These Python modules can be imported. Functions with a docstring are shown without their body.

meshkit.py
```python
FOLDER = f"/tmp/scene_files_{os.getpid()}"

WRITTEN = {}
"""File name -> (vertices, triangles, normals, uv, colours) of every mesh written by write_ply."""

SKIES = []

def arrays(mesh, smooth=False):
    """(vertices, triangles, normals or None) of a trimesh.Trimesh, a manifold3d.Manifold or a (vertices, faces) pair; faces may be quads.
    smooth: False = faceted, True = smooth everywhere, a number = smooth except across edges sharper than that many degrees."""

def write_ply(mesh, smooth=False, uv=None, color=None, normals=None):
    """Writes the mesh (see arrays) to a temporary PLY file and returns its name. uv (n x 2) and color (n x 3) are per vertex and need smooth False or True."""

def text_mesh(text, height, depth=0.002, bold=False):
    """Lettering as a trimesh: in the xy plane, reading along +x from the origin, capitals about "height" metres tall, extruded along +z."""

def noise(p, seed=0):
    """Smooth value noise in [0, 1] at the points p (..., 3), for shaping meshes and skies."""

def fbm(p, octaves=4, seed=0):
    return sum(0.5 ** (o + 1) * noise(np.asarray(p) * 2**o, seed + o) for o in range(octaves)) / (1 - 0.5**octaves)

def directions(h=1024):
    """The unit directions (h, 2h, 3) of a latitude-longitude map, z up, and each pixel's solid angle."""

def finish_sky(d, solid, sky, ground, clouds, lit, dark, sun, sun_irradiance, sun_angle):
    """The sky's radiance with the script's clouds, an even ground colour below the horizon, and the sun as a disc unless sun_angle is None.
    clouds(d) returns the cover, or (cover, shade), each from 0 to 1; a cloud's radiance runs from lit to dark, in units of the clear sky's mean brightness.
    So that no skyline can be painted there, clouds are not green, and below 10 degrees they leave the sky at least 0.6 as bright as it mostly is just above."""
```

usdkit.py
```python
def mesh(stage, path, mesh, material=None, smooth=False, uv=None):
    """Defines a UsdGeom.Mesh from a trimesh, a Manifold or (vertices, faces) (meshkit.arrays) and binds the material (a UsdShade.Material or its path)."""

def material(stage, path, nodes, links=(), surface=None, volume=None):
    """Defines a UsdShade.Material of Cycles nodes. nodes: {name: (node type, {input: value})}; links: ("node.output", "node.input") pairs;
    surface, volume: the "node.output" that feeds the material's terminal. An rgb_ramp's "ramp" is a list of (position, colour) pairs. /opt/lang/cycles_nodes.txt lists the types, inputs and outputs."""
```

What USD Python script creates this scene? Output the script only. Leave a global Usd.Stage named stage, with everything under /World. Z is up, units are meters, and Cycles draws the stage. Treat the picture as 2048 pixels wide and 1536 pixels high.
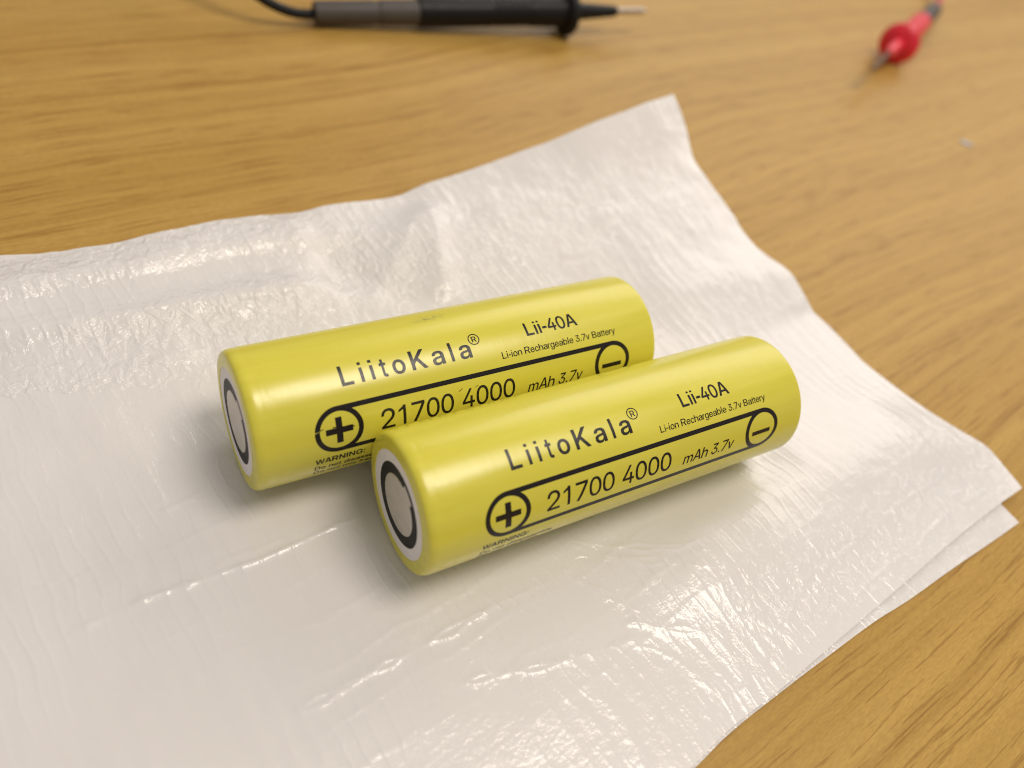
import glob, math
import numpy as np, trimesh, usdkit, meshkit
from PIL import Image, ImageDraw, ImageFont
from pxr import Gf, Sdf, Usd, UsdGeom, UsdLux, UsdShade, Vt
from shapely import affinity, box, union_all
from shapely.geometry import LineString, Point, Polygon
from scipy.interpolate import PchipInterpolator
from scipy.ndimage import gaussian_filter

MM = 0.001
stage = Usd.Stage.CreateInMemory()
UsdGeom.SetStageUpAxis(stage, UsdGeom.Tokens.z)
UsdGeom.SetStageMetersPerUnit(stage, 1.0)
UsdGeom.Xform.Define(stage, '/World')
UsdGeom.Scope.Define(stage, '/World/Looks')

# ------------------------------------------------------------------ camera
F_PX, W_PX, H_PX = 1612.4, 2048.0, 1536.0
CAM = np.array([9.98, -63.77, 108.30])                  # millimetres
PITCH, ROLL = 0.8066, 0.3245
fw = np.array([0, math.cos(PITCH), -math.sin(PITCH)])
rt0 = np.array([1.0, 0, 0]); up0 = np.cross(rt0, fw)
rt = math.cos(ROLL) * rt0 + math.sin(ROLL) * up0
up = -math.sin(ROLL) * rt0 + math.cos(ROLL) * up0
cam = UsdGeom.Camera.Define(stage, '/World/camera')
cam.CreateHorizontalApertureAttr(36.0)
cam.CreateVerticalApertureAttr(27.0)
cam.CreateFocalLengthAttr(36.0 * F_PX / W_PX)
cam.CreateClippingRangeAttr(Gf.Vec2f(0.005, 20.0))
cam.CreateFStopAttr(11.5)
cam.CreateFocusDistanceAttr(0.126)
cam.CreateExposureAttr(0.31)
M4 = Gf.Matrix4d(*rt, 0, *up, 0, *(-fw), 0, *(CAM * MM), 1)
cam.AddTransformOp().Set(M4)

# ------------------------------------------------------------------ lamps
def area_light(name, pos, target, radius, intensity, color):
    L = UsdLux.DiskLight.Define(stage, '/World/' + name)
    L.CreateRadiusAttr(radius); L.CreateIntensityAttr(intensity); L.CreateColorAttr(Gf.Vec3f(*color))
    z = np.array(pos, float) - np.array(target, float); z /= np.linalg.norm(z)
    x = np.cross([0, 1, 0], z); x /= np.linalg.norm(x); y = np.cross(z, x)
    L.AddTransformOp().Set(Gf.Matrix4d(*x, 0, *y, 0, *z, 0, *pos, 1))
    return L

area_light('ceiling_lamp', (0.27, 0.06, 0.80), (0.02, 0.04, 0), 0.185, 9.7, (1.0, 0.90, 0.79))
back = UsdLux.RectLight.Define(stage, '/World/far_window_lamp')
back.CreateWidthAttr(0.9); back.CreateHeightAttr(0.45); back.CreateIntensityAttr(2.3); back.CreateColorAttr(Gf.Vec3f(1.0, 0.92, 0.84))
_z = np.array([0.18, 0.80, 0.52]); _z /= np.linalg.norm(_z); _x = np.cross([0, 0, 1.0], _z); _x /= np.linalg.norm(_x); _y = np.cross(_z, _x)
back.AddTransformOp().Set(Gf.Matrix4d(*_x, 0, *_y, 0, *_z, 0, 0.2, 0.86, 0.52, 1))
dome = UsdLux.DomeLight.Define(stage, '/World/room_light')
dome_mat = usdkit.material(stage, '/World/Looks/room', {
    'b': ('background_shader', {'color': (1.0, 0.93, 0.88), 'strength': 0.31})}, [], surface='b.background')
UsdShade.MaterialBindingAPI.Apply(dome.GetPrim()).Bind(dome_mat)

# ------------------------------------------------------------------ helpers
_used = {}
def numbered(parent, name):
    k = _used.get((parent, name), 0); _used[(parent, name)] = k + 1
    return name if k == 0 else f'{name}_{k:03d}'

def tag(prim, label=None, cat=None, group=None, kind=None):
    for k, v in (('label', label), ('category', cat), ('group', group), ('kind', kind)):
        if v: prim.SetCustomDataByKey(k, v)
    return prim

def obj(name, mesh, mat, parent='/World', smooth=False, mm=True):
    """One Mesh prim; geometry in millimetres."""
    parent = str(parent.GetPath()) if hasattr(parent, 'GetPath') else parent
    path = parent + '/' + numbered(parent, name)
    if isinstance(mesh, (tuple, list)): mesh = (np.asarray(mesh[0], float) * MM, mesh[1])
    else: mesh = trimesh.Trimesh(mesh.vertices * MM, mesh.faces, process=False)
    return usdkit.mesh(stage, path, mesh, mat, smooth=smooth).GetPrim()

def thing(name, label, cat, matrix, group=None):
    x = UsdGeom.Xform.Define(stage, '/World/' + numbered('/World', name))
    x.AddTransformOp().Set(matrix)
    return tag(x.GetPrim(), label, cat, group)

def frame(P, u, v, w):
    return Gf.Matrix4d(*u, 0, *v, 0, *w, 0, *(np.asarray(P, float) * MM), 1)

def pix(x, y, z=0.0):
    """Where the line of sight through a point of the photograph meets the height z (used for surveying only)."""
    d = fw + rt * (x - W_PX / 2) / F_PX - up * (y - H_PX / 2) / F_PX
    return CAM + d * (z - CAM[2]) / d[2]

def lathe(profile, n=128, close=False):
    """Revolves (s, r) pairs about the local x axis."""
    p = np.array(profile, float); a = np.linspace(0, 2 * np.pi, n, endpoint=False)
    v = np.stack([np.repeat(p[:, :1], n, 1), p[:, 1:] * np.cos(a), p[:, 1:] * np.sin(a)], -1).reshape(-1, 3)
    f = []
    m = len(p)
    for i in range(m if close else m - 1):
        j = (i + 1) % m
        k = np.arange(n); k2 = (k + 1) % n
        f.append(np.stack([i * n + k, i * n + k2, j * n + k2], 1)); f.append(np.stack([i * n + k, j * n + k2, j * n + k], 1))
    return trimesh.Trimesh(v, np.vstack(f)[:, ::-1], process=False)

def tube(points, radius, n=16):
    P = np.array(points, float); T = np.gradient(P, axis=0); T /= np.linalg.norm(T, axis=1)[:, None]
    a = np.linspace(0, 2 * np.pi, n, endpoint=False); V = []
    s = np.cross(T[0], [0, 0, 1.0]); s /= np.linalg.norm(s)
    for p, t in zip(P, T):
        s = s - t * (s @ t); s /= np.linalg.norm(s); b = np.cross(t, s)
        V.append(p + radius * (np.cos(a)[:, None] * s + np.sin(a)[:, None] * b))
    m = len(P); V = np.vstack(V); k = np.arange(n); k2 = (k + 1) % n; f = []
    for i in range(m - 1):
        f += [np.stack([i * n + k, i * n + k2, (i + 1) * n + k2], 1), np.stack([i * n + k, (i + 1) * n + k2, (i + 1) * n + k], 1)]
    f.append(np.stack([np.zeros(n - 2, int), k[2:], k[1:-1]], 1)); e = (m - 1) * n
    f.append(np.stack([np.full(n - 2, e), e + k[1:-1], e + k[2:]], 1))
    return trimesh.Trimesh(V, np.vstack(f), process=False)

def mat(name, nodes, links, surface='p.BSDF'):
    return usdkit.material(stage, '/World/Looks/' + name, nodes, links, surface=surface)

def plain(name, color, rough, metallic=0.0, noise=0.0, scale=400.0, **kw):
    n = {'g': ('texture_coordinate', {}), 'n': ('noise_texture', {'scale': scale, 'detail': 4.0}),
         'r': ('rgb_ramp', {'ramp': [(0.3, tuple(c * (1 - noise) for c in color)), (0.7, tuple(min(1, c * (1 + noise)) for c in color))]}),
         'q': ('map_range', {'from_min': 0.3, 'from_max': 0.7, 'to_min': max(0.03, rough - 0.06), 'to_max': rough + 0.06}),
         'p': ('principled_bsdf', {'metallic': metallic, **kw})}
    return mat(name, n, [('g.object', 'n.vector'), ('n.fac', 'r.fac'), ('r.color', 'p.base_color'), ('n.fac', 'q.value'), ('q.result', 'p.roughness')])

# ------------------------------------------------------------------ materials
GRAIN = math.radians(50.0)
def M(kind, **k): return ('math', {'math_type': kind, **k})
wood = mat('oak_laminate', {
    'g': ('geometry', {}),
    'rot': ('vector_rotate', {'rotate_type': 'z_axis', 'angle': -GRAIN}),
    # slow wander of the grain
    'wm': ('mapping', {'scale': (4.5, 7.0, 1.0), 'location': (3.1, 1.7, 0)}),
    'wn': ('noise_texture', {'scale': 1.0, 'detail': 1.5, 'roughness': 0.4}),
    'wo': M('subtract', value2=0.5), 'ws': M('multiply', value2=0.032),
    'wm2': ('mapping', {'scale': (16.0, 40.0, 1.0)}), 'wn2': ('noise_texture', {'scale': 1.0, 'detail': 2.0}),
    'wo2': M('subtract', value2=0.5), 'ws2': M('multiply', value2=0.004), 'wsum': M('add'),
    'wv': ('combine_xyz', {}), 'add': ('vector_math', {'math_type': 'add'}),
    # broad tone
    'tm': ('mapping', {'scale': (3.0, 55.0, 1.0)}), 'tn': ('noise_texture', {'scale': 1.0, 'detail': 3.0, 'roughness': 0.55}),
    'tr': ('rgb_ramp', {'ramp': [(0.28, (0.43, 0.256, 0.056)), (0.5, (0.465, 0.285, 0.068)), (0.74, (0.50, 0.315, 0.085))]}),
    # growth lines
    'lm': ('mapping', {'scale': (1.7, 330.0, 1.0)}), 'ln': ('noise_texture', {'scale': 1.0, 'detail': 3.5, 'roughness': 0.6}),
    'lr': ('rgb_ramp', {'ramp': [(0.30, (0.76, 0.68, 0.55)), (0.44, (0.94, 0.915, 0.87)), (0.62, (1.05, 1.05, 1.05))]}),
    'lx': ('mix_color', {'blend_type': 'multiply', 'fac': 0.9, 'use_clamp': False}),
    # dark pores, short flecks
    'pm': ('mapping', {'scale': (66.0, 1800.0, 1.0)}), 'pn': ('noise_texture', {'scale': 1.0, 'detail': 2.0, 'roughness': 0.5}),
    'pk': ('mapping', {'scale': (9.0, 380.0, 1.0)}), 'pkn': ('noise_texture', {'scale': 1.0, 'detail': 1.0}),
    'pmul': M('multiply_add', value2=0.35),
    'pr': ('map_range', {'from_min': 0.60, 'from_max': 0.545, 'to_min': 0.0, 'to_max': 1.0, 'clamp': True}),
    'pf': M('multiply', value2=0.6),
    'px': ('mix_color', {'blend_type': 'multiply', 'b': (0.62, 0.50, 0.36)}),
    # fine fibre
    'fm': ('mapping', {'scale': (700.0, 3200.0, 1.0)}), 'fn': ('noise_texture', {'scale': 1.0, 'detail': 2.0}),
    'fr': ('rgb_ramp', {'ramp': [(0.25, (0.86, 0.84, 0.80)), (0.75, (1.10, 1.11, 1.12))]}),
    'fx': ('mix_color', {'blend_type': 'multiply', 'fac': 0.9, 'use_clamp': False, 'use_clamp_result': False}),
    'bh': M('multiply_add', value2=0.6), 'bump': ('bump', {'strength': 0.35, 'distance': 0.00012}),
    'p': ('principled_bsdf', {'roughness': 0.46, 'specular_ior_level': 0.25}),
}, [('g.position', 'rot.vector'), ('rot.vector', 'wm.vector'), ('wm.vector', 'wn.vector'), ('wn.fac', 'wo.value1'), ('wo.value', 'ws.value1'),
    ('rot.vector', 'wm2.vector'), ('wm2.vector', 'wn2.vector'), ('wn2.fac', 'wo2.value1'), ('wo2.value', 'ws2.value1'),
    ('ws.value', 'wsum.value1'), ('ws2.value', 'wsum.value2'), ('wsum.value', 'wv.y'), ('rot.vector', 'add.vector1'), ('wv.vector', 'add.vector2'),
    ('add.vector', 'tm.vector'), ('tm.vector', 'tn.vector'), ('tn.fac', 'tr.fac'),
    ('add.vector', 'lm.vector'), ('lm.vector', 'ln.vector'), ('ln.fac', 'lr.fac'), ('tr.color', 'lx.a'), ('lr.color', 'lx.b'),
    ('add.vector', 'pm.vector'), ('pm.vector', 'pn.vector'), ('add.vector', 'pk.vector'), ('pk.vector', 'pkn.vector'),
    ('pkn.fac', 'pmul.value1'), ('pn.fac', 'pmul.value3'), ('pmul.value', 'pr.value'), ('pr.result', 'pf.value1'), ('pf.value', 'px.fac'), ('lx.result', 'px.a'),
    ('rot.vector', 'fm.vector'), ('fm.vector', 'fn.vector'), ('fn.fac', 'fr.fac'), ('px.result', 'fx.a'), ('fr.color', 'fx.b'), ('fx.result', 'p.base_color'),
    ('fn.fac', 'bh.value1'), ('pn.fac', 'bh.value3'), ('bh.value', 'bump.height'), ('bump.normal', 'p.normal')])

SHEET_YAW = math.atan2(0.77, 0.64)
foam = mat('white_foam_film', {
    'g': ('geometry', {}), 'rot': ('vector_rotate', {'rotate_type': 'z_axis', 'angle': -SHEET_YAW}),
    'cw': ('attribute', {'attribute': 'crinkle'}), 'pw': ('attribute', {'attribute': 'pleat'}),
    'em': ('mapping', {'scale': (420.0, 900.0, 200.0)}), 'en': ('noise_texture', {'scale': 1.0, 'detail': 2.0, 'roughness': 0.5, 'distortion': 0.4}), 'e1': M('multiply_add', value2=0.055),
    # thin embossed lines, lengthwise and across
    'gv': ('vector_math', {'math_type': 'multiply_add', 'vector2': (0.004, 0.004, 0.0)}), 'gn': ('noise_texture', {'scale': 90.0, 'detail': 2.0}),
    'gx': ('wave_texture', {'wave_type': 'bands', 'bands_direction': 'x', 'scale': 128.0}), 'gy': ('wave_texture', {'wave_type': 'bands', 'bands_direction': 'y', 'scale': 46.0}),
    'gxp': M('power', value2=7.0), 'gyp': M('power', value2=16.0), 'gs': M('add'), 'gm': M('multiply'), 'g1': M('multiply_add', value2=0.055),
    'bh': M('multiply_add', value2=0.15), 'gk': ('map_range', {'from_min': 0.42, 'from_max': 0.66, 'to_min': 0.12, 'to_max': 1.1, 'clamp': True}),
    # crinkles of a few millimetres where the film is folded, finer pleats across the sheet elsewhere
    'am': ('mapping', {'scale': (440.0, 370.0, 200.0)}), 'an': ('noise_texture', {'scale': 1.0, 'detail': 3.0, 'roughness': 0.5, 'distortion': 0.8}),
    'bm': ('mapping', {'scale': (620.0, 120.0, 100.0)}), 'bn': ('noise_texture', {'scale': 1.0, 'detail': 3.0, 'roughness': 0.55, 'distortion': 0.5}),
    'cm': ('mapping', {'scale': (40.0, 40.0, 10.0)}), 'cn': ('noise_texture', {'scale': 1.0, 'detail': 2.0}),
    'fn': ('noise_texture', {'scale': 1500.0, 'detail': 2.0}),
    'a1': M('multiply'), 'b1': M('multiply_add'), 's3': M('multiply_add', value2=0.035),
    'bump': ('bump', {'strength': 1.0, 'distance': 0.00022}), 'cbump': ('bump', {'strength': 1.0, 'distance': 0.0011}),
    'tone': ('rgb_ramp', {'ramp': [(0.3, (0.86, 0.835, 0.815)), (0.7, (0.885, 0.865, 0.85))]}),
    'p': ('principled_bsdf', {'roughness': 0.42, 'ior': 1.5, 'coat_weight': 1.0, 'coat_roughness': 0.14, 'coat_ior': 1.5}),
    'tl': ('translucent_bsdf', {'color': (0.86, 0.83, 0.78)}), 'mx': ('mix_closure', {'fac': 0.2}),
}, [('g.position', 'rot.vector'), ('rot.vector', 'am.vector'), ('am.vector', 'an.vector'), ('rot.vector', 'bm.vector'), ('bm.vector', 'bn.vector'),
    ('rot.vector', 'cm.vector'), ('cm.vector', 'cn.vector'), ('cn.fac', 'tone.fac'), ('g.position', 'fn.vector'),
    ('an.fac', 'a1.value1'), ('cw.fac', 'a1.value2'), ('bn.fac', 'b1.value1'), ('pw.fac', 'b1.value2'), ('a1.value', 'b1.value3'), ('rot.vector', 'em.vector'), ('em.vector', 'en.vector'), ('en.fac', 'e1.value1'), ('b1.value', 'e1.value3'),
    ('fn.fac', 's3.value1'), ('g.position', 'gn.vector'), ('gn.color', 'gv.vector1'), ('rot.vector', 'gv.vector3'), ('gv.vector', 'gx.vector'), ('gv.vector', 'gy.vector'),
    ('gx.fac', 'gxp.value1'), ('gy.fac', 'gyp.value1'), ('gxp.value', 'gs.value1'), ('gyp.value', 'gs.value2'), ('cn.fac', 'gk.value'), ('gs.value', 'gm.value1'), ('gk.result', 'gm.value2'),
    ('gm.value', 'g1.value1'), ('e1.value', 'g1.value3'), ('g1.value', 's3.value3'), ('gm.value', 'bh.value1'), ('s3.value', 'bh.value3'), ('bh.value', 'bump.height'), ('bump.normal', 'p.normal'), ('s3.value', 'cbump.height'), ('cbump.normal', 'p.coat_normal'),
    ('tone.color', 'p.base_color'), ('p.BSDF', 'mx.closure1'), ('tl.BSDF', 'mx.closure2')], surface='mx.closure')

def sleeve_material(name, smudge):
    n = {'g': ('texture_coordinate', {}),
         'am': ('mapping', {'scale': (60.0, 500.0, 500.0)}), 'an': ('noise_texture', {'scale': 1.0, 'detail': 2.0}),
         'bm': ('mapping', {'scale': (900.0, 60.0, 60.0)}), 'bn': ('noise_texture', {'scale': 1.0, 'detail': 2.0}),
         'sum': M('add'), 'bump': ('bump', {'strength': 0.12, 'distance': 0.00012}),
         'rr': ('map_range', {'from_min': 0.3, 'from_max': 0.7, 'to_min': 0.23, 'to_max': 0.33}),
         'tone': ('rgb_ramp', {'ramp': [(0.3, (0.655, 0.597, 0.056)), (0.7, (0.69, 0.628, 0.064))]}),
         'p': ('principled_bsdf', {'ior': 1.5, 'specular_ior_level': 0.6})}
    l = [('g.object', 'am.vector'), ('am.vector', 'an.vector'), ('g.object', 'bm.vector'), ('bm.vector', 'bn.vector'),
         ('an.fac', 'sum.value1'), ('bn.fac', 'sum.value2'), ('sum.value', 'bump.height'), ('bump.normal', 'p.normal'),
         ('an.fac', 'rr.value'), ('rr.result', 'p.roughness'), ('an.fac', 'tone.fac')]
    if smudge:   # a rubbed grey spot with a shape of its own
        c = np.array([31.0, 10.7 * math.sin(math.radians(20)), 10.7 * math.cos(math.radians(20))]) * MM
        n.update({'sv': ('mapping', {'location': tuple(-c * np.array([260, 700, 700])), 'scale': (260, 700, 700)}),
                  'sl': ('vector_math', {'math_type': 'length'}),
                  'sr': ('map_range', {'from_min': 1.0, 'from_max': 0.1, 'to_min': 0.0, 'to_max': 1.0, 'clamp': True}),
                  'sn': ('noise_texture', {'scale': 1100.0, 'detail': 5.0, 'roughness': 0.75}),
                  'st': ('map_range', {'from_min': 0.42, 'from_max': 0.70, 'to_min': 0.0, 'to_max': 0.8, 'clamp': True}),
                  'sm': M('multiply'), 'mx': ('mix_color', {'b': (0.16, 0.15, 0.09)})})
        l += [('g.object', 'sv.vector'), ('sv.vector', 'sl.vector1'), ('sl.value', 'sr.value'), ('g.object', 'sn.vector'), ('sn.fac', 'st.value'),
              ('sr.result', 'sm.value1'), ('st.result', 'sm.value2'), ('sm.value', 'mx.fac'), ('tone.color', 'mx.a'), ('mx.result', 'p.base_color')]
    else:
        l.append(('tone.color', 'p.base_color'))
    return mat(name, n, l)

m_sleeve = {True: sleeve_material('yellow_film_smudged', True), False: sleeve_material('yellow_film', False)}
m_ink = plain('black_ink', (0.012, 0.009, 0.008), 0.29, noise=0.3, scale=3000.0, specular_ior_level=0.33)
m_white = plain('white_card', (0.80, 0.76, 0.755), 0.6, noise=0.04, scale=900.0)
m_gap = plain('black_gap', (0.008, 0.008, 0.009), 0.5, noise=0.2, specular_ior_level=0.2)
m_cap = plain('nickel', (0.60, 0.565, 0.52), 0.48, 0.7, noise=0.06, scale=700.0)
m_black = plain('black_plastic', (0.006, 0.006, 0.0065), 0.45, noise=0.15, specular_ior_level=0.25)
m_grey = plain('grey_rubber', (0.062, 0.053, 0.045), 0.55, noise=0.1)
m_red = plain('red_plastic', (0.72, 0.018, 0.040), 0.36, noise=0.08)
m_redcable = plain('red_cable', (0.50, 0.012, 0.016), 0.4, noise=0.08)
m_tip = plain('plated_tip', (0.50, 0.44, 0.37), 0.25, 1.0, noise=0.05)
m_darktip = plain('tarnished_tip', (0.16, 0.10, 0.055), 0.35, 0.9, noise=0.1)
m_lint = plain('lint', (0.42, 0.43, 0.47), 0.7, noise=0.2)

# ------------------------------------------------------------------ table (the surface everything lies on)
T_Z = -1.1
tb = trimesh.creation.box(extents=(1700, 1300, 28)); tb.apply_translation((60, 330, T_Z - 14))
tag(obj('table', tb, wood), 'light oak wood grain table top under everything in view', 'table', kind='structure')

# ------------------------------------------------------------------ foam pouch: upper and lower layer
def curve(pts):
    """pts: (px, py, z) along an edge of the photographed sheet, or 3-vectors in mm -> function of 0..1 by chord length."""
    P = np.array([p if len(p) == 4 else (*pix(p[0], p[1], p[2])[:2], p[2], 0) for p in pts])[:, :3]
    d = np.r_[0, np.cumsum(np.linalg.norm(np.diff(P[:, :2], axis=0), axis=1))]
    return PchipInterpolator(d / d[-1], P, axis=0), d[-1]

def coons(right, left, bottom, top, nu, nv):
    u, v = np.linspace(0, 1, nu), np.linspace(0, 1, nv)
    B, T, Lf, Rt = bottom(u), top(u), left(v), right(v)          # u: right end -> left end ; v: bottom -> top
    U, V = u[:, None, None], v[None, :, None]
    S = (1 - V) * B[:, None] + V * T[:, None] + (1 - U) * Rt[None] + U * Lf[None]
    S -= (1 - U) * (1 - V) * B[0] + U * (1 - V) * B[-1] + (1 - U) * V * T[0] + U * V * T[-1]
    return S

def shell(P, thick, mat_, name, parent, crinkle, pleat):
    nu, nv = P.shape[:2]; idx = np.arange(nu * nv).reshape(nu, nv)
    a, b, c, d = idx[:-1, :-1].ravel(), idx[1:, :-1].ravel(), idx[1:, 1:].ravel(), idx[:-1, 1:].ravel()
    F = np.vstack([np.stack([a, c, b], 1), np.stack([a, d, c], 1)])
    top = P.reshape(-1, 3)
    n = np.cross(top[F[:50, 1]] - top[F[:50, 0]], top[F[:50, 2]] - top[F[:50, 0]])
    if n[:, 2].mean() < 0: F = F[:, ::-1]
    bot = top - [0, 0, thick]
    ring = np.r_[idx[:, 0], idx[-1, 1:], idx[-2::-1, -1], idx[0, -2:0:-1]]
    m = len(ring); r0 = 2 * len(top); k = np.arange(m); k2 = (k + 1) % m
    S = np.vstack([np.stack([r0 + k, r0 + m + k, r0 + m + k2], 1), np.stack([r0 + k, r0 + m + k2, r0 + k2], 1)])
    V = np.vstack([top, bot, top[ring], bot[ring]])
    o = obj(name, (V, np.vstack([F, F[:, ::-1] + len(top), S])), mat_, parent, smooth=True)
    for key, c in (('crinkle', crinkle.ravel()), ('pleat', pleat.ravel())):
        c = np.r_[c, c, c[ring], c[ring]].astype(np.float32)
        UsdGeom.PrimvarsAPI(o).CreatePrimvar(key, Sdf.ValueTypeNames.FloatArray, 'vertex').Set(Vt.FloatArray.FromNumpy(c))
    return o

bottom_px = [(2042, 978, .4), (2001, 1007, .2), (1962, 1036, 0), (1878, 1105, -.1), (1812, 1163, -.1), (1731, 1233, -.1), (1650, 1302, -.1), (1570, 1371, -.2), (1446, 1470, -.2), (1380, 1536, -.2)]
top_px = [(1347, 187, 18), (1297, 203, 17.3), (1164, 256, 13), (1047, 301, 9), (930, 344, 6), (832, 375, 4.2), (797, 391, 3.4), (734, 402.6, 3), (664, 406.5, 3.6), (578, 428, 2.8), (500, 434, 3.2), (444, 441, 3.2), (342, 461, 3.2), (239, 485, 3), (120, 504, 2.6), (0, 525, 2.2)]
right_px = [(2042, 978, .4), (2008, 935.6, .2), (1972, 896.5, 0), (1923, 867, 0), (1874.5, 838, 0), (1819, 799, 0), (1760, 753, 0), (1710, 710, 0), (1630, 630, .3), (1608, 594, 1.4), (1583, 557, 2.5), (1543, 524, 3), (1502, 484, 3.6), (1455, 415, 5.8), (1419, 364, 8), (1389.6, 324, 9.3), (1371, 251, 13.5), (1347, 187, 18)]
xyz = lambda p, z=None: (p[0], p[1], p[2] if z is None else z, 1)
b_end = np.array([-30.0, -112.0, -0.2]); t_end = np.array([-128.0, -20.0, 1.5])
bottom, LB = curve(bottom_px + [xyz(pix(1180, 1690, -.2)), xyz(b_end)])
top, LT = curve(top_px + [xyz(t_end)])
right, LR = curve(right_px)
left, LL = curve([xyz(b_end), xyz(0.5 * (b_end + t_end)), xyz(t_end)])
NU, NV = 760, 480
S = coons(right, left, bottom, top, NU, NV)
X, Y = S[..., 0].copy(), S[..., 1].copy()
uu, vv = np.meshgrid(np.linspace(0, 1, NU), np.linspace(0, 1, NV), indexing='ij')
along = uu * 200.0                                                     # mm from the right end
from_top = (1 - vv) * np.linalg.norm(top(uu[:, 0])[:, :2] - bottom(uu[:, 0])[:, :2], axis=1)[:, None]
from_bot = vv * np.linalg.norm(top(uu[:, 0])[:, :2] - bottom(uu[:, 0])[:, :2], axis=1)[:, None]
ztop = top(uu[:, 0])[:, 2][:, None]
zright = right(vv[0])[:, 2][None]
def smooth(x, a, b):
    t = np.clip((x - a) / (b - a), 0, 1); return t * t * (3 - 2 * t)
def lin(x, xs, ys): return np.interp(x, xs, ys)
# raised far edge, bent up along a crease and easing down to the table towards the batteries
z_crease = np.interp(along, [0, 30, 60, 90, 120, 200], [9.3, 7.2, 4.4, 3.6, 3.8, 3.0])
flap = np.interp(along, [0, 60, 90, 200], [22.0, 16.0, 9.0, 8.0])
k = np.clip(from_top / flap, 0, 1)
z = np.where(from_top < flap, ztop + (z_crease - ztop) * k, z_crease * (1 - smooth(from_top, flap - 6, flap + np.interp(along, [0, 60, 90, 200], [46, 34, 8, 6]))))
z = gaussian_filter(z, (3, 5), mode='nearest')
# the right edge follows the photographed edge heights
z = z + (zright - z[:1, :]) * np.exp(-along / 18.0)

def dist_line(pts):
    """Distance of every grid point to a polyline (px points on the sheet), signed offset across it, and how far along it is (0..1)."""
    P = np.array([pix(*p)[:2] if len(p) == 3 else pix(p[0], p[1], 0)[:2] for p in pts])
    best = np.full(X.shape, 1e9); sign = np.zeros(X.shape); t_at = np.zeros(X.shape)
    ln = np.r_[0, np.cumsum(np.linalg.norm(np.diff(P, axis=0), axis=1))]
    for i in range(len(P) - 1):
        a, b = P[i], P[i + 1]; ab = b - a; L2 = ab @ ab
        t = np.clip(((X - a[0]) * ab[0] + (Y - a[1]) * ab[1]) / L2, 0, 1)
        dx, dy = X - a[0] - t * ab[0], Y - a[1] - t * ab[1]; d = np.hypot(dx, dy)
        m = d < best
        best = np.where(m, d, best); sign = np.where(m, np.sign(ab[0] * dy - ab[1] * dx), sign); t_at = np.where(m, (ln[i] + t * math.sqrt(L2)) / ln[-1], t_at)
    return best, sign, t_at

rng = np.random.default_rng(7)
def wobble(scale, amp):
    return amp * gaussian_filter(rng.standard_normal((NU, NV)), scale, mode='reflect') * scale * 3.5
def ridge(pts, h, w_front, w_back, fade=0.15):
    """A fold whose two flanks have their own widths; fades at its ends."""
    d, s, t = dist_line(pts)
    w = np.where(s < 0, w_front, w_back)
    e = smooth(t, 0, fade) * (1 - smooth(t, 1 - fade, 1)) if fade else 1
    return h * np.exp(-(d / w) ** 1.5) * e
def crease(pts, h, w, fade=0.12, rough=0.35):
    d, s, t = dist_line(pts)
    d = np.abs(d + wobble(5, rough) )
    e = smooth(t, 0, fade) * (1 - smooth(t, 1 - fade, 1))
    return h * np.exp(-d / w) * e

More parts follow.
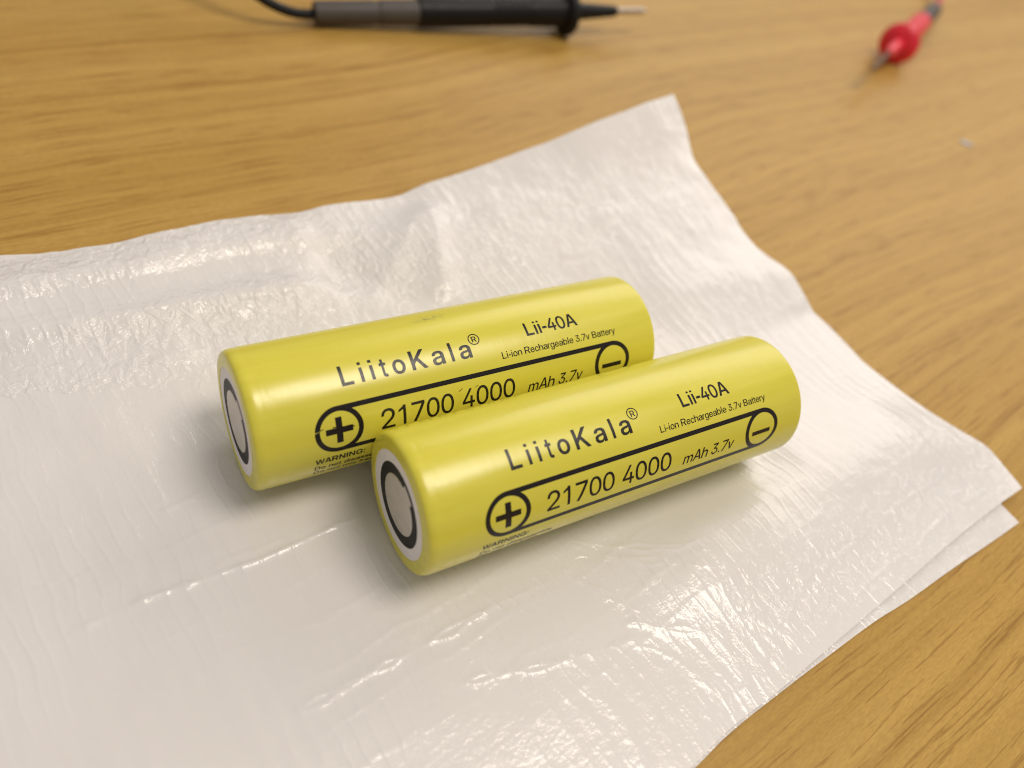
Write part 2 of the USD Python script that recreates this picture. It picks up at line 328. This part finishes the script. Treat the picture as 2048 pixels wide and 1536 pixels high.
# long folds beside the far edge (left half), the V-shaped dent, the fold right of the batteries
z += ridge([(-150, 705), (150, 668), (400, 622), (690, 575)], 3.2, 4.2, 9.0)
z += ridge([(-100, 800), (200, 760), (420, 700)], 0.7, 4.0, 5.0)
z += ridge([(560, 440), (620, 540), (700, 640)], 0.75, 2.5, 4.0, 0.2)
z += ridge([(840, 440), (790, 540), (715, 630)], 0.6, 3.0, 3.5, 0.2)
z -= ridge([(680, 420), (700, 520), (712, 600)], 0.7, 8.0, 8.0, 0.25)
z += ridge([(840, 425), (870, 500), (895, 620)], 1.0, 4.0, 3.0, 0.2)
z += ridge([(1260, 618), (1450, 585), (1610, 548)], 1.3, 9.0, 9.0, 0.25)
# the near right border: lifted a little inside, dropping to the table at the rim
z += 2.6 * np.exp(-((from_bot - 22) / 11.0) ** 2) * (1 - smooth(along, 62, 88)) * smooth(along, -5, 14)
# creases in front of the batteries
z += crease([(120, 1275), (300, 1195), (520, 1120), (700, 1040), (780, 1010)], 0.32, 0.40)
z += crease([(60, 1120), (180, 1080), (300, 1030), (420, 985)], 0.21, 0.33)
z += crease([(0, 1195), (140, 1160), (230, 1130)], 0.14, 0.33)
z += crease([(560, 1440), (700, 1370), (850, 1290), (1000, 1205), (1130, 1150)], 0.13, 0.42)
z += crease([(1130, 1150), (1200, 1180), (1300, 1250), (1370, 1310)], 0.12, 0.55)
z += crease([(900, 1370), (1100, 1330), (1250, 1282), (1300, 1275)], 0.11, 0.45)
z += crease([(1270, 1275), (1350, 1320), (1450, 1400)], 0.09, 0.45)
z += crease([(1110, 1075), (1220, 1095), (1350, 1105), (1420, 1085)], 0.11, 0.40)
z += crease([(1100, 1070), (1200, 1110), (1330, 1135), (1440, 1150)], 0.09, 0.50)
z += crease([(1240, 1245), (1330, 1260), (1420, 1270)], 0.11, 0.40)
z += crease([(390, 1330), (640, 1240), (790, 1160)], 0.05, 0.40)
# crumple: cell-like puckers over the whole film, stronger on the folds
pl = np.clip(z, 0, 4) / 4
pucker = wobble(4, 0.020) + wobble(8, 0.045)
lines = gaussian_filter(rng.standard_normal((NU, NV)), (2.2, 24)) * 3.0           # fine pleats running across
z += pucker * (0.25 + 1.1 * pl) + lines * 0.12
z += np.clip(gaussian_filter(rng.standard_normal((NU, NV)), (18, 18)) * 18 * 0.25, -0.3, 0.35)
z = np.maximum(z, -0.25 + 0.1 * vv)

def blob(px, py, rx, ry, ang):
    c = pix(px, py)[:2]; dx, dy = X - c[0], Y - c[1]; q = math.radians(ang)
    return np.exp(-((dx * math.cos(q) + dy * math.sin(q)) / rx) ** 2 - ((-dx * math.sin(q) + dy * math.cos(q)) / ry) ** 2)
crinkle = 0.10 + 1.6 * blob(130, 545, 55, 7, 52) + 1.6 * blob(260, 705, 60, 8, 51) + 0.45 * blob(150, 830, 35, 6, 50) + 0.75 * blob(660, 500, 9, 22, 100) + 0.55 * blob(1100, 480, 45, 16, 50)
crinkle += 0.42 * blob(1600, 1180, 22, 8, 50) + 0.55 * blob(1850, 980, 30, 9, 50) + 0.35 * blob(1480, 610, 25, 9, 50) + 0.5 * blob(330, 480, 40, 8, 50) + 0.3 * blob(1180, 1080, 12, 6, 40)
crinkle = np.clip(crinkle - 0.07, 0, 1.6)
pleat = np.clip(0.015 + 0.13 * blob(1760, 1050, 45, 13, 50) + 0.04 * blob(1450, 1250, 40, 25, 50) + 0.15 * blob(800, 420, 40, 9, 50), 0, 0.4)

# batteries press the film flat
R_B, L_B = 10.7, 70.6
BAT = {'A': (np.array([-26.6136, 4.6531, 10.7046]), 0.7311, -0.0082), 'B': (np.array([0, 0, 10.7]), 0.7284, 0.0055)}
def axes_of(key):
    P, yaw, pit = BAT[key]
    u = np.array([math.cos(yaw) * math.cos(pit), math.sin(yaw) * math.cos(pit), math.sin(pit)])
    v = np.array([-math.sin(yaw), math.cos(yaw), 0.0]); return P, u, v, np.cross(u, v)
for key in BAT:
    P, u, v, w = axes_of(key)
    dx, dy = X - P[0], Y - P[1]
    s = dx * u[0] + dy * u[1]; c = np.abs(dx * v[0] + dy * v[1])
    out = np.maximum(np.maximum(-s, s - L_B), 0)
    lim = P[2] + s * u[2] - np.sqrt(np.maximum(R_B ** 2 - np.minimum(c, R_B) ** 2, 0)) - 0.05
    lim = np.where((c < R_B) & (out == 0), lim, 99)
    flat = (1 - smooth(c, 5, 17)) * (1 - smooth(out, 0, 9))
    z = z * (1 - flat) + np.minimum(z, 0.0) * flat * 0.2
    z = np.minimum(z, lim)
S[..., 2] = z
pouch = thing('foam_pouch', 'crinkled white foam film pouch lying under both yellow batteries', 'pouch', Gf.Matrix4d(1.0))
tag(shell(S, 0.25, foam, 'upper_layer', pouch, crinkle, pleat), 'creased upper layer with one corner bent upwards')

# lower layer: shows along the near right border and at the far left
lb, _ = curve([(2037, 1046, -.6), (1982, 1085, -.7), (1900, 1141, -.7), (1819, 1199, -.7), (1749, 1243.6, -.7), (1665, 1305.7, -.7), (1574, 1375, -.7), (1450, 1475, -.75), (1385, 1540, -.75), xyz(pix(1185, 1695, -.75)), xyz(b_end + [2, 2, -.5], -.75)])
lt, _ = curve([xyz(pix(1420, 470, -.6)), xyz(pix(1000, 440, -.6)), xyz(pix(600, 450, -.6)), (300, 482, 0.6), (150, 500, 1.2), (90, 505, 1.5), (0, 512, 1.6), xyz(t_end + [-3, 4, 0], 0.5)])
lr, _ = curve([(2037, 1046, -.6), xyz(pix(2000, 1006, -.6)), xyz(pix(1800, 800, -.6)), xyz(pix(1600, 600, -.6)), xyz(pix(1420, 470, -.6))])
ll, _ = curve([xyz(b_end + [2, 2, -.5], -.75), xyz(0.5 * (b_end + t_end), -.7), xyz(t_end + [-3, 4, 0], 0.5)])
S2 = coons(lr, ll, lb, lt, 300, 180)
rz = np.random.default_rng(3)
S2[..., 2] += np.clip(gaussian_filter(rz.standard_normal((300, 180)), 3) * 0.5 + gaussian_filter(rz.standard_normal((300, 180)), (1.2, 9)) * 0.5, -0.25, 0.3)
shell(S2, 0.2, foam, 'lower_layer', pouch, np.full((300, 180), 0.25), np.full((300, 180), 0.25))

# ------------------------------------------------------------------ batteries
FONT = ImageFont.truetype(glob.glob('/opt/blender-*/*/datafiles/fonts/Inter.woff2')[0], 220)
ADV = dict(zip('LitoKal-40AnRechrgb 37.vBymWNIG:DdspfxuE1', [1139, 455, 569, 1139, 1366, 1139, 455, 682, 1139, 1139, 1366, 1139, 1479, 1139, 1024, 1139, 682, 1139, 1139, 569, 1139, 1139, 569, 1024, 1366, 1024, 1706, 1933, 1479, 569, 1593, 569, 1479, 1139, 1024, 1139, 569, 1024, 1139, 1366, 1139]))
ADV.update({'2': 1139, 'o': 1139})
CAPU = 1466.0
_gl = {}
def glyph(ch, weight):
    """Outline of one letter, capitals 1 high, x from its left side; grotesque forms for 1, I and l."""
    if (ch, weight) in _gl: return _gl[ch, weight]
    st = {400: 0.125, 500: 0.143, 600: 0.165, 700: 0.205}[weight]
    if ch == '1': g = union_all([box(0.36, 0, 0.36 + st, 1.0), Polygon([(0.36 + st, 1.0), (0.36 + st - 0.075, 1.0), (0.12, 0.79), (0.12, 0.68), (0.36 + st, 0.87)])])
    elif ch == 'I': g = box(0, 0, st * 1.05, 1)
    elif ch == 'l': g = box(0, 0, st, 1)
    elif ch == 'i': g = union_all([box(0, 0, st, 0.72), box(0, 0.86, st, 1.0)])
    elif ch == '-': g = box(0, 0.30, 0.36, 0.30 + st)
    elif ch == '.': g = box(0, 0, st * 1.1, st * 1.1)
    elif ch == ':': g = union_all([box(0, 0, st, st), box(0, 0.58, st, 0.58 + st)])
    else:
        FONT.set_variation_by_axes([32, weight])
        x0, y0, x1, y1 = FONT.getbbox(ch, anchor='ls')
        im = Image.new('L', (x1 - x0 + 8, y1 - y0 + 8)); ImageDraw.Draw(im).text((4 - x0, 4 - y0), ch, 255, FONT, anchor='ls')
        on = np.pad(np.asarray(im) > 127, ((0, 0), (1, 1))).astype(np.int8)
        rows, st_ = np.nonzero(np.diff(on, axis=1) == 1); en = np.nonzero(np.diff(on, axis=1) == -1)[1]
        g = union_all(box(st_, -rows - 1, en, -rows)).buffer(1.0).buffer(-1.0).simplify(0.8)
        hcap = -FONT.getbbox('H', anchor='ls')[1]
        g = affinity.affine_transform(g, [1 / hcap, 0, 0, 1 / hcap, 0, (4 - y0) / hcap])
    x0, _, x1, _ = g.bounds
    g = affinity.translate(g, -x0, 0); _gl[ch, weight] = (g, x1 - x0)
    return _gl[ch, weight]

def text(line, cap, x0, x1, weight=400, slant=0.0, track=0.0):
    """A line of lettering as one shape, caps `cap` high, stretched to run from x0 to x1."""
    pen, out = 0.0, []
    for ch in line:
        adv = ADV[ch] / CAPU
        if ch != ' ':
            g, wd = glyph(ch, weight)
            lim = adv * (0.98 if ch in 'AWvyx' else 0.93 if ch == 'K' else 0.82 if ch in 'Lr' else 0.88)
            if ch == '1': sx, off = 1.0, 0.14
            else:
                sx = 1.0 if ch in 'ilI.:-' else min(max(lim / wd, 0.7), 1.2); off = (adv - wd * sx) / 2
            out.append(affinity.affine_transform(g, [sx, slant, 0, 1, pen + off, 0]))
        pen += adv + track
    g = union_all(out); a, _, b, _ = g.bounds
    return affinity.affine_transform(g, [(x1 - x0) / (b - a), 0, 0, cap, x0 - a * (x1 - x0) / (b - a), 0])

def wrap(shape, a, radius, lift=0.02, edge=0.7):
    """Lays a flat shape on the cylinder: x along the axis, y up from arc position a (mm round from the top towards the reader)."""
    ms = []
    for g in getattr(shape, 'geoms', [shape]):
        v, f = trimesh.creation.triangulate_polygon(g, engine='earcut')
        v = np.c_[v, np.zeros(len(v))]
        v, f = trimesh.remesh.subdivide_to_size(v, f, edge, max_iter=12)
        ms.append(trimesh.Trimesh(v, f, process=False))
    m = trimesh.util.concatenate(ms)
    s, t = m.vertices[:, 0], (a - m.vertices[:, 1]) / radius
    R = radius + lift
    m.vertices = np.c_[s, -R * np.sin(t), R * np.cos(t)]
    n = np.cross(m.vertices[m.faces[:, 1]] - m.vertices[m.faces[:, 0]], m.vertices[m.faces[:, 2]] - m.vertices[m.faces[:, 0]])
    c = m.triangles_center; flip = (n[:, 1] * c[:, 1] + n[:, 2] * c[:, 2]) < 0
    m.faces[flip] = m.faces[flip][:, ::-1]
    return m

def ring(cx, cy, R, t): return Point(cx, cy).buffer(R, 48).difference(Point(cx, cy).buffer(R - t, 48))
AC, RC, ST = 11.74, 3.64, 0.74
def emblem():
    """Long capsule outline with a ringed plus at one end and a ringed minus at the other, y measured from arc AC."""
    cap = LineString([(12.1, 0), (60.75, 0)])
    g = cap.buffer(RC, 48).difference(cap.buffer(RC - ST, 48))
    return [union_all([g, ring(12.1, 0, RC, ST), ring(60.75, 0, RC, ST)])]
PLUS = union_all([box(12.1 - 2.03, -.47, 12.1 + 2.03, .47), box(12.1 - .47, -2.03, 12.1 + .47, 2.03)])
MINUS = box(58.65, -.85, 62.65, -.1)
SHAPES = [('brand_lettering', text('LiitoKala', 3.08, 13.7, 34.85, 600, track=0.25), 5.62),
          ('trademark_sign', union_all([ring(35.95, 0, .97, .16), affinity.translate(text('R', .98, -.38, .42, 600), 35.95, -.49)]), 2.8),
          ('model_lettering', text('Lii-40A', 2.32, 45.25, 55.2, 600), 4.2),
          ('type_lettering', text('Li-ion Rechargeable 3.7v Battery', 1.10, 39.8, 62.0, 500), 6.95),
          ('capsule_outline', emblem()[0], AC), ('plus_sign', PLUS, AC), ('minus_sign', MINUS, AC),
          ('capacity_lettering', text('21700 4000', 3.18, 18.5, 41.35, 500), 13.42),
          ('unit_lettering', text('mAh 3.7v', 1.95, 43.8, 54.65, 500, slant=0.21), 13.45),
          ('warning_lettering', text('WARNING:', 1.12, 8.4, 16.0, 700), 17.3),
          ('warning_lettering', text('Do not disassemble', 1.05, 8.4, 20.6, 600), 18.95),
          ('warning_lettering', text('Do not mix fresh', 1.05, 8.4, 18.6, 600), 20.45)]
_inks = [(n, wrap(s, a, R_B)) for n, s, a in SHAPES]
# the battery behind has a nick and a stray line in its printed ring, and small burrs on its digits and cross
_nick = LineString([(7.9, .22), (8.5, .36), (9.15, .52)])
_worn = [(n, wrap(union_all([s.difference(_nick.buffer(.075)), LineString([(8.75, .50), (9.75, .72)]).buffer(.06)]), a, R_B)) if n == 'capsule_outline'
         else (n, wrap(union_all([s, LineString([(11.2, .62), (11.75, .60)]).buffer(.08), LineString([(13.9, .2), (14.3, .12)]).buffer(.09)]), a, R_B)) if n == 'plus_sign'
         else (n, wrap(union_all([s, LineString([(31.4, 3.1), (31.95, 3.42)]).buffer(.05), LineString([(34.2, 3.15), (34.75, 3.35)]).buffer(.04)]), a, R_B)) if n == 'capacity_lettering' else (n, m)
         for (n, s, a), (_, m) in zip(SHAPES, _inks)]

def battery(key, label, smudge):
    P, u, v, w = axes_of(key)
    o = thing('battery', label, 'battery', frame(P, u, v, w), 'yellow batteries lying side by side')
    sh = 1.0
    arc = lambda s0, d: [(s0 + d * (sh - sh * math.sin(q)), R_B - sh + sh * math.cos(q)) for q in np.linspace(math.pi / 2, 0, 9)]
    prof = [(0.2, 8.2), (0.06, 8.24), (0.01, 8.32), (0.01, 8.8), (0.06, 9.5), (0.12, 10.0), (0.22, 10.22), (0.42, 10.42), (0.75, 10.58), (1.2, 10.67), (1.7, R_B), (2.1, R_B - .03), (2.5, R_B)] + [(q, R_B) for q in np.arange(2.8, 6.0, 0.3)]
    prof += [(x, R_B) for x in (8, 12, 20, 30, 40, 50, 58, 63)] + [(q, R_B) for q in np.arange(L_B - 5, L_B - 1.3, 0.3)] + arc(L_B, -1)[::-1] + [(L_B, 9.1), (L_B - .03, 8.8), (L_B - .2, 8.7), (L_B - .55, 8.6)]
    lm = lathe(prof, 192); vx = lm.vertices
    ends = np.exp(-((vx[:, 0] - 2.6) / 1.6) ** 2) + 0.5 * np.exp(-((vx[:, 0] - (L_B - 2.6)) / 1.6) ** 2) + 0.08
    rip = meshkit.fbm(vx * [0.8, 0.42, 0.42] + (40 if smudge else 10), 3, 5) - 0.5
    vx[:, 1:] *= (1 - np.clip((rip * 0.11 + 0.02) * ends, 0.0, 0.08) / R_B)[:, None]      # shrink ripples, only inwards
    sl = obj('sleeve', lm, m_sleeve[smudge], o, smooth=True)
    for n, m in (_worn if smudge else _inks): obj(n, m, m_ink, sl, smooth=True)
    obj('insulator_ring', lathe([(.16, 8.5), (.10, 8.3), (.10, 6.53), (.13, 6.48), (.5, 6.48)], 128), m_white, o, smooth=35)
    obj('gap_ring', lathe([(0.15, 6.55), (0.15, 4.5)], 128), m_gap, o)
    cap = obj('terminal_cap', lathe([(0.6, 4.72), (0.15, 4.72), (0.10, 4.66), (0.08, 4.5), (0.08, 0.0)], 128), m_cap, o, smooth=35)
    a0, a1 = math.radians(96), math.radians(127)
    q = np.linspace(a0, a1, 10)
    tabp = Polygon(np.vstack([np.c_[4.85 * np.cos(q), 4.85 * np.sin(q)], np.c_[5.7 * np.cos(q[::-1]), 5.7 * np.sin(q[::-1])]]))
    tb_ = trimesh.creation.extrude_polygon(tabp, 0.3, engine='earcut')
    tb_.vertices = tb_.vertices[:, [2, 0, 1]] + [0.09, 0, 0]
    obj('cap_tab', tb_, m_cap, cap)
    obj('base_disc', lathe([(L_B - .5, 8.75), (L_B - .4, 8.5), (L_B - .4, 0.0)][::-1], 96), m_cap, o, smooth=35)
    return o
battery('B', 'yellow battery in front, nearest the camera, its printed side fully in view', False)
battery('A', 'yellow battery behind, with a grey smudge on top, partly hidden by the front battery', True)

# ------------------------------------------------------------------ test probes
def probe(label, tail, flange, body, tip_mat, tip_len, cable_mat, cable_pts, group):
    tail, flange = np.array(tail, float), np.array(flange, float)
    u = flange - tail; Lh = np.linalg.norm(u); u /= Lh
    v = np.cross([0, 0, 1.0], u); v /= np.linalg.norm(v); w = np.cross(u, v)
    o = thing('test_probe', label, 'probe', frame(tail, u, v, w), group)
    obj('strain_relief', lathe([(0, 1.2), (0, 2.9), (0.5, 3.15), (17, 3.35), (17.4, 3.1), (18.2, 3.1), (18.6, 3.4), (29.6, 3.6), (30, 3.5)], 48), m_grey, o, smooth=35)
    grip = [(29.8, 3.0), (30, 4.0), (30.6, 4.15), (52, 4.15)]
    for s in np.arange(53, 66, 2.2): grip += [(s, 4.2), (s + .5, 3.85), (s + 1.1, 3.85), (s + 1.6, 4.2)]
    grip += [(68, 4.3), (Lh - 3, 4.6), (Lh - 1.2, 4.8)]
    bd = obj('handle', lathe(grip, 48), body, o, smooth=35)
    obj('finger_guard', lathe([(Lh - 2.2, 4.0), (Lh - 2.0, 5.6), (Lh - 1.6, 6.6), (Lh - .8, 7.15), (Lh + .1, 7.2), (Lh + 1.0, 6.8), (Lh + 1.8, 5.6), (Lh + 2.2, 4.2), (Lh + 2.3, 3.0)], 64), body, o, smooth=35)
    obj('nose', lathe([(Lh + .5, 3.3), (Lh + 3, 2.7), (Lh + 16.5, 1.75), (Lh + 17.6, 1.5), (Lh + 18, 0.7)], 40), body, o, smooth=35)
    obj('metal_tip', lathe([(Lh + 17, 1.0), (Lh + tip_len - 3, 1.0), (Lh + tip_len - 1, 0.55), (Lh + tip_len, 0.0)], 24), tip_mat, o, smooth=50)
    Pw = np.array([tail + u * 1.0] + [np.array(p, float) for p in cable_pts])
    d = np.r_[0, np.cumsum(np.linalg.norm(np.diff(Pw, axis=0), axis=1))]
    from scipy.interpolate import CubicSpline
    C = CubicSpline(d, Pw)(np.linspace(0, d[-1], 90)) - tail
    obj('cable', tube(np.c_[C @ u, C @ v, C @ w], 1.35, 16), cable_mat, o, smooth=True)
    return o
probe('black test probe with grey strain relief lying at the back of the table', tuple(pix(628, 26, 2.3)), tuple(pix(1135, 23, 6.1)), m_black, m_tip, 30, m_black,
      [(-84, 140.5, 5), (-97, 139, 12), (-113, 150, 17), (-128, 170, 15), (-140, 200, 8), (-150, 240, 1.2), (-160, 290, 0.4), (-165, 340, 0.4)], 'test probes lying at the back')
probe('red test probe pointing towards the camera, at the far right', tuple(pix(1868, 20, 2.6)), tuple(pix(1798, 87, 6.1)), m_red, m_darktip, 42, m_redcable,
      [(135, 342, 3.5), (136, 357, 5), (133, 374, 5), (128, 395, 2), (124, 420, 0.4), (121, 460, 0.4)], 'test probes lying at the back')

# ------------------------------------------------------------------ a fleck on the table
pl_ = trimesh.creation.icosphere(subdivisions=2, radius=1.0)
pl_.vertices *= [2.4, 1.1, 0.3]; pl_.vertices += 0.25 * np.sin(pl_.vertices[:, [1, 2, 0]] * 5.0) * [1, 1, .3]
pl_.apply_translation((129.2, 215.0, T_Z + 0.25))
tag(obj('lint_fleck', pl_, m_lint, smooth=True), 'tiny grey fleck on the bare table at the far right', 'fleck')
